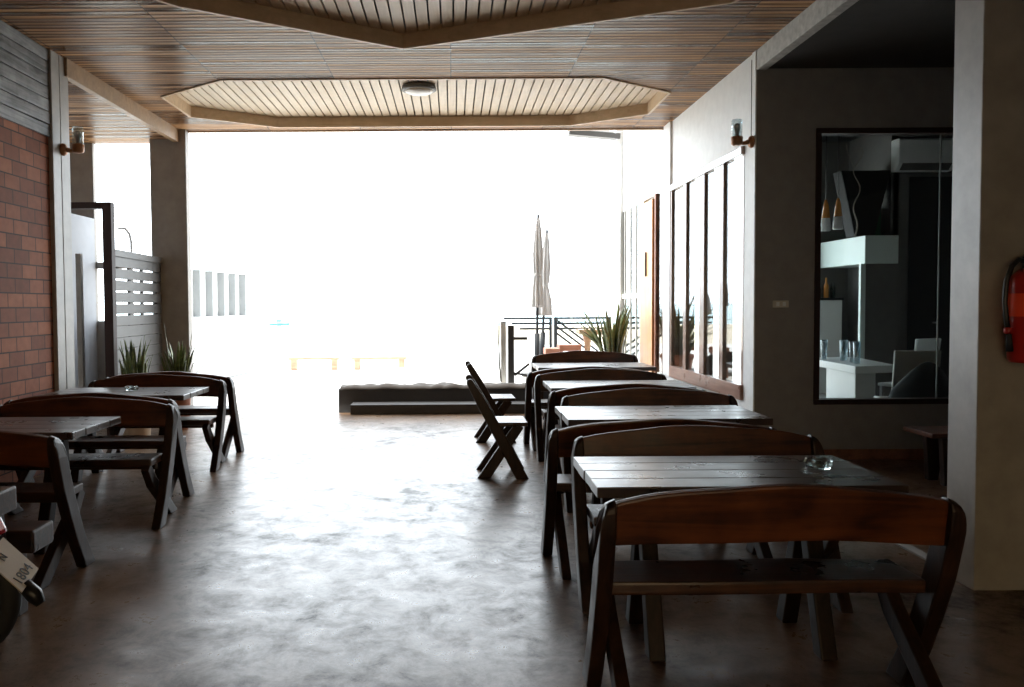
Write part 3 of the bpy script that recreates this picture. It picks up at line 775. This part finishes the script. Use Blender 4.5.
po = thing('wooden_post', 'dark square post with a side arm at the deck edge', 'post', (.855, 11.8, .333))
MB().box(-.045, .045, -.045, .045, 0, .86, .005).build('post', M['deck_front'], po)
MB().box(.045, .24, -.03, .03, .645, .69, .005).build('side_arm', M['deck_front'], po)
MB().box(.02, .30, -.02, .02, .19, .225, .004, Matrix.Rotation(R(-38), 3, 'Y')).build('brace', M['deck_front'], po)
MB().box(.045, .28, -.015, .015, .12, .15, .004, Matrix.Rotation(R(10), 3, 'Y')).build('foot_bar', M['deck_front'], po)
wb = thing('white_board', 'upright white panel left of the dark square post', 'panel', (.74, 11.9, .333))
MB().box(-.03, .05, -.02, .02, 0, .92, .004).build('panel', M['white'], wb)
MB().tube([(-.055, -.02, .90), (-.06, -.02, .6), (-.052, -.02, .3), (-.03, -.02, .02)], .012, 8).build('edge_strip', M['cloth'], wb, 'dark edge strip')
pt = thing('pedestal_table', 'small wooden pedestal table left of the big spiky plant', 'table', (2.17, 12.9, .333))
MB().box(-.16, .22, -.18, .18, .68, .765, .01).build('table_top', M['outdoor_wood'], pt)
MB().lathe([(.09, .69), (.055, .55), (.045, .2), (.06, .05), (.14, .0)][::-1], n=20).build('pedestal', M['outdoor_wood'], pt)
def stool(label, loc, w, h):
    t = thing('wooden_stool', label, 'stool', loc, group='reddish terrace stools')
    MB().box(-w/2, w/2, -.17, .17, h-.10, h, .01).build('seat', M['brick_stool'], t)
    for a in (-1, 1):
        for b in (-1, 1):
            MB().box(a*(w/2-.04)-.025, a*(w/2-.04)+.025, b*.13-.025, b*.13+.025, 0, h-.10, .004).build('leg', M['brick_stool'], t)
    return t
stool('wider reddish wooden stool beside the pedestal table', (1.87, 12.9, .333), .35, .52)
stool('narrower reddish wooden stool at the foot of the closed umbrellas', (1.55, 12.6, .333), .22, .48)
# crumpled cloth along the deck edge
bm = bmesh.new(); nx, ny = 60, 8; g = []
for i in range(nx+1):
    row = []
    for j in range(ny+1):
        x = -1.60+2.85*i/nx; y = 11.30+.30*j/ny
        z = .336+abs(noise.noise(Vector((x*4.2, y*7, .3))))*.065+abs(noise.noise(Vector((x*11, y*13, 3))))*.02
        if j == 0: z = .30; y -= .008
        if j == ny: z = .334
        row.append(bm.verts.new((x, y, z)))
    g.append(row)
for i in range(nx):
    for j in range(ny):
        f = bm.faces.new((g[i][j], g[i+1][j], g[i+1][j+1], g[i][j+1])); f.smooth = True
me = bpy.data.meshes.new('ground_cloth'); bm.to_mesh(me); bm.free(); me.materials.append(M['cloth'])
o = bpy.data.objects.new('ground_cloth', me); COL.objects.link(o)
md = o.modifiers.new('thick', 'SOLIDIFY'); md.thickness = .006; md.offset = 1
tag(o, 'crumpled dark cloth lying along the deck edge', 'cloth')

# awning cassette at the far corner
aw = thing('awning', 'pale awning arm fixed at the far top corner of the white wall', 'awning', (2.82, 13.57, 4.30))
MB().box(-.86, 0, -.10, .10, -.04, .05, .01, Matrix.Rotation(R(5), 3, 'Y'), (0, 0, 0)).build('cassette', M['slat'], aw)
MB().box(-.9, -.1, -.07, .10, .05, .085, .01, Matrix.Rotation(R(5), 3, 'Y'), (0, 0, 0)).build('cover', M['white'], aw)
MB().box(-.06, .02, -.06, .06, -.14, .14, .01).build('bracket', M['white'], aw)

# white boundary wall with piers whose shaded sides are coloured grey
bw = thing('boundary_wall', 'white boundary wall with a row of piers in painted grey shade outside left', 'wall', (-5.07, 14.6, 0), kind='structure')
aw_ = math.atan2(.37, 3.0)
def bwpt(s): return s*math.sin(aw_), s*math.cos(aw_)
Rz = Matrix.Rotation(-aw_, 3, 'Z')
MB().box(-.20, 0, -1.6, 3.9, 0, 1.30, .01, Rz, (0, 0, 0)).build('base_wall', M['white_wall'], bw)
for k in range(6):
    y = .40+k*.58
    MB().box(-.2, -.02+.06, y, y+.13, 1.30, 2.22, .006, Rz, (0, 0, 0)).build('pier', M['grey_bar'], bw, 'pier with its shade painted grey')
    MB().box(-.2, -.10, y+.13, y+.58, 1.30, 2.22, .006, Rz, (0, 0, 0)).build('infill', M['white_wall'], bw)
def rail_bench(label, x0, x1):
    t = thing('plank_bench', label, 'bench', (x0, 19.0, -.02), group='low plank benches outside')
    MB().box(0, x1-x0, -.12, .12, .24, .30, .01).build('seat', M['outdoor_wood'], t)
    for x in (.12, x1-x0-.12): MB().box(x-.07, x+.07, -.1, .1, 0, .24, .01).build('leg', M['outdoor_wood'], t)
rail_bench('low pale plank bench on the white paving, the left one', -3.9, -2.7)
rail_bench('low pale plank bench on the white paving, the right one', -2.4, -1.1)
gp = thing('metal_pole', 'thin leaning metal pole on the bright paving', 'pole', (-2.63, 11.45, -.02))
MB().tube([(0, 0, 0), (0, 0, 1.26)], .008, 8).build('pole', M['grey_bar'], gp)
MB().tube([(0, 0, 1.24), (-.16, 0, 1.80)], .006, 8).build('stay', M['grey_bar'], gp)
bo = thing('boat', 'tiny boat far out on the bright water', 'boat', (-21, 97, -.82))
MB().prism([(-1.3, .25), (-1.0, -.02), (1.0, -.02), (1.4, .3)], 'y', -.4, .4, .05).build('hull', M['mint'], bo)
MB().box(-.35, .25, -.25, .25, .25, .75, .05).build('cabin', M['white'], bo)
sl = thing('street_lamp', 'thin grey street lamp beyond the left passage', 'lamp', (-12.0, 29.5, -.02))
MB().tube([(.2, 0, 0), (.2, 0, 3.9), (.14, 0, 4.2), (0, 0, 4.39)], .05, 8).build('pole', M['slat'], sl)
MB().box(-.26, .02, -.08, .08, 4.36, 4.43, .02).build('lamp_head', M['slat'], sl)

# ------------------------------------------------------------------ things behind the fixed window
it = thing('dining_table', 'white dining table seen through the fixed window', 'table', (5.05, 10.2, 0), R(-4))
MB().prism([(-.27, -.85), (.30, -.62), (.42, .80), (-.27, .80)], 'z', .66, .75, .008).build('table_top', M['white'], it)
MB().box(-.10, .14, -.45, .45, .02, .66, .01).build('pedestal', M['white'], it)
MB().box(-.25, .25, -.6, .6, 0, .03, .006).build('base', M['white'], it)
def shell_chair(label, loc, rz, mat, h=1.0):
    t = thing('dining_chair', label, 'chair', loc, rz, group='white dining chairs in the restaurant')
    m = MB().box(-.23, .23, -.022, .012, .40, h, .012)
    bmesh.ops.rotate(m.bm, verts=m.bm.verts[:], cent=(0, 0, .4), matrix=Matrix.Rotation(R(7), 3, 'X'))
    m.build('backrest', mat, t)
    MB().box(-.23, .23, .0, .44, .42, .46, .012).build('seat', mat, t)
    for a in (-1, 1):
        for b in (.04, .40): MB().box(a*.2-.018, a*.2+.018, b-.018, b+.018, 0, .42, .004).build('leg', M['chrome'], t)
    return t
shell_chair('grey beige dining chair nearest behind the fixed window', (4.86, 8.42, 0), R(-6), M['chair_back'])
shell_chair('white dining chair beyond the grey beige one', (5.9, 10.05, 0), R(25), M['white'], 1.05)
shell_chair('white dining chair half hidden by the column edge', (6.02, 9.5, 0), R(60), M['white'], 1.02)
bm_ = MB().lathe([(.05, .0), (.30, .02), (.34, .15), (.33, .38), (.25, .62), (.14, .80), (.06, .88), (.015, .90)], n=28)
for v in bm_.bm.verts:
    k = 1+.18*noise.noise(v.co*4.); v.co.x *= k*1.15; v.co.y *= k*.7; v.co.x += .18*(v.co.z)
tag(bm_.build('cloth_bag', M['black_cloth'], loc=(4.62, 8.03, 0)), 'dark slumped cloth bag just inside the fixed window', 'bag')
cab = thing('bar_cabinet', 'dark cabinet with a pale mint canopy box behind the window', 'cabinet', (6.17, 12.0, 0))
MB().box(.0, .5, 0, 1.5, 2.08, 2.5, .006).build('canopy', M['mint'], cab, 'pale mint canopy box')
MB().box(.02, .54, .02, .22, 0, 2.08, .006).build('body', M['interior'], cab)
MB().box(-.06, .015, .0, .06, 0, 2.08, .004).build('edge_strip', M['mint'], cab, 'pale vertical edge strip')
MB().box(.03, .5, .50, .53, 2.5, 2.95, .003).build('reflection_panel', M['green'], cab, 'dark green panel standing in for a reflection')  # added panel imitates a green reflection in the window glass
va = thing('floor_vase', 'black flared vase standing on the mint canopy box', 'vase', (6.30, 12.35, 2.502))
MB().prism([(-.18, 0), (.12, 0), (.36, 1.0), (-.40, 1.0)], 'y', -.14, .14, .02).build('body', M['black_cloth'], va)
pts = []
for i in range(40):
    u = i/39; pts.append((-.2+.05*math.sin(u*15)*(.5+u)+.03*u, -.22, .0+1.32*u))
tag(MB().tube(pts, [.012*(1-.6*i/39) for i in range(40)], 7).tube([pts[30], (pts[30][0]-.1, -.22, 1.25), (pts[30][0]-.12, -.22, 1.38)], .005, 6).build('curly_twig', M['twig'], loc=(6.26, 12.30, 2.502)), 'pale curly twig in front of the black vase', 'twig')
def pendant(label, loc, drop):
    t = thing('pendant_lamp', label, 'lamp', loc, group='cone pendant lamps')
    MB().tube([(0, 0, 0), (0, 0, -drop)], .005, 6).build('cord', M['black'], t)
    MB().lathe([(.012, -drop), (.03, -drop-.06), (.052, -drop-.24)], n=20).build('cone', M['amber'], t, 'amber cone')
    MB().lathe([(.052, -drop-.24), (.064, -drop-.40), (.05, -drop-.405)], n=20).build('shade', M['white'], t, 'white lower shade')
pendant('amber cone pendant lamp nearest the left window jamb', (4.88, 10.5, 4.2), 1.36)
pendant('amber cone pendant lamp, the right of the pair', (5.04, 10.5, 4.2), 1.34)
ac = thing('air_conditioner', 'white wall air conditioner high behind the window', 'air conditioner', (7.03, 12.252, 3.47))
MB().prism([(-.0, .0), (-.12, .0), (-.22, .10), (-.24, .44), (-.2, .48), (0, .48)], 'x', -.36, .5, .02).build('body', M['white'], ac)
MB().prism([(-.135, .012), (-.225, .10), (-.215, .11), (-.125, .02)], 'x', -.30, .44).build('louvre', M['slat'], ac)
dd = thing('door_3', 'black door in the restaurant back wall', 'door', (6.95, 12.24, 0), kind='structure')
MB().box(0, .95, -.03, 0, 0, 3.4, .005).build('leaf', M['interior_dark'], dd)
MB().box(.34, .44, -.07, -.03, 1.17, 1.20, .004).build('handle', M['chrome'], dd)
sh = thing('bar_counter', 'tall white bar counter at the back of the restaurant', 'counter', (6.0, 13.2, 0))
MB().box(-.45, .42, 0, .3, 0, 1.54, .006).build('body', M['white'], sh)
MB().box(-.47, .44, -.02, .3, 1.54, 1.58, .005).build('counter_top', M['interior_dark'], sh)
for i, (x, h) in enumerate([(-.05, .30), (.07, .26), (.2, .33), (.31, .24)]):
    o = MB().lathe([(.035, 0), (.038, .01), (.038, h*.6), (.015, h*.78), (.014, h), (.006, h)], n=16).build('bottle', M['amber'] if i == 2 else M['bottle'], loc=(6.0+x, 13.3, 1.581))
    tag(o, ['dark bottle at the left end of the bar counter', 'short dark bottle second on the bar counter', 'amber bottle on the bar counter', 'small dark bottle at the right end of the bar counter'][i], 'bottle', 'bottles on the bar counter')
gl = [(4.93, 9.75), (5.0, 10.0), (5.02, 10.28), (5.12, 10.45), (4.9, 10.55), (5.1, 10.1)]
g0 = None
for i, (x, y) in enumerate(gl):
    if g0 is None:
        g0 = MB().lathe([(.03, 0), (.034, .004), (.042, .26), (.040, .26), (.032, .012), (.004, .01)], n=18).build('drinking_glass', M['clear'], loc=(x, y, .751))
        o = g0
    else:
        o = g0.copy(); COL.objects.link(o); o.location = (x, y, .751)
    tag(o, 'tall clear glass standing among others on the white dining table', 'glass', 'tall glasses on the white dining table')

# ------------------------------------------------------------------ motorcycle at the left edge
mc = thing('motorcycle', 'black motorcycle cut off by the left edge, tail toward the room', 'motorcycle', (0, 0, 0))
def wheel(cx, cy, r, tname):
    rt = Matrix.Rotation(R(90), 3, 'X')
    ty = MB().lathe([(r-.075, -.035), (r-.05, -.05), (r-.012, -.035), (r, 0), (r-.012, .035), (r-.05, .05), (r-.075, .035), (r-.085, 0), (r-.075, -.035)], (cx, cy, r), 48, tilt=rt, close=False).build('tyre', M['rubber'], mc)
    rm = MB().lathe([(r-.095, -.022), (r-.078, -.03), (r-.078, .03), (r-.095, .022), (r-.095, -.022)], (cx, cy, r), 40, tilt=rt, close=False)
    for k in range(14):
        a = k*2*PI/14
        rm.tube([(cx+.03*math.cos(a), cy, r+.03*math.sin(a)), (cx+(r-.08)*math.cos(a+.2), cy, r+(r-.08)*math.sin(a+.2))], .003, 5)
    rm.lathe([(.05, -.05), (.05, .05)], (cx, cy, r), 20, tilt=rt)
    rm.build('rim', M['chrome'], ty)
wheel(-2.12, 3.36, .275, 'rear'); wheel(-3.32, 3.36, .275, 'front')
# rear mudguard: curved strip over the wheel
pts = [(-2.12+.315*math.cos(R(a)), 3.36, .275+.315*math.sin(R(a))) for a in (150, 120, 95, 75, 60)]
m = MB()
for i in range(len(pts)-1):
    a, b = Vector(pts[i]), Vector(pts[i+1]); u = (b-a).normalized(); nr = Vector((-u.z, 0, u.x))*.012
    vs = [m.bm.verts.new(p+Vector((0, q, 0))+n_) for p in (a, b) for q in (-.055, .055) for n_ in (Vector((0, 0, 0)), nr)]
    bmesh.ops.convex_hull(m.bm, input=vs)
m.build('mudguard', M['black'], mc)
MB().tube([(-1.80, 3.30, .345), (-1.755, 3.30, .30), (-1.73, 3.30, .262)], [.030, .034, .020], 14).build('turn_signal', M['black'], mc, 'glossy black turn signal')
# number plate tilted on the tail
BL, BR = Vector((-1.772, 3.235, .335)), Vector((-1.792, 3.405, .375)); UP = Vector((-.155, .01, .135))
pm = MB(); nrm = (BR-BL).cross(UP).normalized()*.003
vs = [pm.bm.verts.new(p+s*nrm) for p in (BL, BR, BR+UP, BL+UP) for s in (-1, 1)]
bmesh.ops.convex_hull(pm.bm, input=vs)
pl = pm.build('number_plate', M['plate'], mc, 'cream number plate reading 1804')
xa = (BR-BL).normalized(); na = xa.cross(UP).normalized(); ya = na.cross(xa).normalized()
def text(body, size, org, name):
    cu = bpy.data.curves.new(name, 'FONT'); cu.body = body; cu.size = size; cu.extrude = .0008; cu.space_character = 1.12
    tmp = bpy.data.objects.new(name, cu); COL.objects.link(tmp)
    bpy.context.view_layer.update()
    me = bpy.data.meshes.new_from_object(tmp.evaluated_get(bpy.context.evaluated_depsgraph_get()))
    bpy.data.objects.remove(tmp)
    me.materials.clear(); me.materials.append(M['ink'])
    o = bpy.data.objects.new(name, me); COL.objects.link(o); o.parent = pl
    mt = Matrix((( *xa, 0), (*ya, 0), (*na, 0), (0, 0, 0, 1))).transposed(); mt.translation = org
    o.matrix_local = mt
    return o
text('1804', .062, BL+xa*.022+UP*.10+na*.0045, 'plate_number')
text('N', .050, BL+xa*.062+UP*.66+na*.0045, 'plate_letters')
MB().box(-2.03, -1.92, 3.28, 3.40, .515, .60, .02, Matrix.Rotation(R(-25), 3, 'Y')).build('tail_light', M['tail_red'], mc, 'red tail light lens')
MB().box(-2.12, -1.95, 3.29, 3.41, .50, .60, .02).build('tail_cowl', M['black'], mc)
MB().prism([(-2.05, .60), (-2.0, .68), (-2.6, .74), (-2.75, .70), (-2.7, .60), (-2.4, .56)], 'y', 3.24, 3.48, .02).build('seat', M['black'], mc)
MB().prism([(-2.45, .28), (-2.9, .25), (-3.0, .45), (-2.85, .58), (-2.4, .56)], 'y', 3.26, 3.46, .02).build('engine', M['dark_metal'], mc)
MB().tube([(-2.12, 3.30, .275), (-2.45, 3.30, .32)], .022, 10).tube([(-2.12, 3.42, .275), (-2.45, 3.42, .32)], .022, 10).build('swing_arm', M['dark_metal'], mc)
MB().tube([(-2.16, 3.27, .30), (-2.22, 3.27, .56)], .022, 10).build('shock_absorber', M['chrome'], mc)
MB().tube([(-2.6, 3.22, .22), (-2.2, 3.20, .16), (-1.88, 3.20, .075)], [.022, .035, .028], 12).build('exhaust_pipe', M['chrome'], mc)
MB().tube([(-3.32, 3.30, .275), (-3.1, 3.30, .85)], .02, 10).tube([(-3.32, 3.42, .275), (-3.1, 3.42, .85)], .02, 10).build('fork', M['chrome'], mc)
MB().prism([(-2.7, .62), (-2.85, .58), (-3.1, .72), (-3.08, .90), (-2.98, .90), (-2.75, .74)], 'y', 3.28, 3.44, .02).build('front_cowl', M['black'], mc)
MB().tube([(-2.98, 3.08, .95), (-3.05, 3.2, .93), (-3.05, 3.52, .93), (-2.98, 3.64, .95)], .014, 10).build('handlebar', M['chrome'], mc)

# ------------------------------------------------------------------ light
w = bpy.data.worlds.new('sky'); scene.world = w; w.use_nodes = True
nt = w.node_tree
for n in list(nt.nodes): nt.nodes.remove(n)
wo = nd(nt, 'ShaderNodeOutputWorld'); bg = nd(nt, 'ShaderNodeBackground')
tc = nd(nt, 'ShaderNodeTexCoord'); sp = nd(nt, 'ShaderNodeSeparateXYZ')
lk(nt, tc.outputs['Generated'], sp.inputs[0])
mr = nd(nt, 'ShaderNodeMapRange'); mr.inputs[1].default_value = -.5; mr.inputs[2].default_value = .35
mr.inputs[3].default_value = .35; mr.inputs[4].default_value = 6.5
lk(nt, sp.outputs[1], mr.inputs[0]); lk(nt, mr.outputs[0], bg.inputs['Strength'])
bg.inputs[0].default_value = (.86, .94, 1.0, 1)
lk(nt, bg.outputs[0], wo.inputs[0])
sun = bpy.data.lights.new('sun', 'SUN'); sun.energy = 7.; sun.angle = R(1.); sun.color = (1, .93, .82)
so = bpy.data.objects.new('sun', sun); COL.objects.link(so)
so.rotation_euler = Vector((.34, .0, -.94)).to_track_quat('-Z', 'Y').to_euler()

# ------------------------------------------------------------------ camera
cam = bpy.data.cameras.new('camera'); co = bpy.data.objects.new('camera', cam); COL.objects.link(co)
cam.sensor_fit = 'HORIZONTAL'; cam.sensor_width = 36.; cam.lens = 800*36/1024
cam.shift_x = (512-453)/1024.; cam.shift_y = (PPY-343.5)/1024.; cam.clip_end = 8000; cam.clip_start = .05
co.rotation_mode = 'XYZ'
co.matrix_world = Matrix.Translation((0, 0, 1.5)) @ Matrix.Rotation(R(90)-math.atan2(PPY-305, 800), 4, 'X') @ Matrix.Rotation(R(ROLL), 4, 'Z')
scene.camera = co
scene.view_settings.view_transform = 'Standard'; scene.view_settings.look = 'None'
scene.view_settings.gamma = 1.; scene.view_settings.use_curve_mapping = False
scene.view_settings.exposure = 0.
scene.cycles.max_bounces = 10; scene.cycles.diffuse_bounces = 5; scene.cycles.glossy_bounces = 5
scene.cycles.transparent_max_bounces = 12
scene.cycles.use_denoising = True
scene.cycles.sample_clamp_indirect = 10.
scene.cycles.caustics_reflective = False; scene.cycles.caustics_refractive = False
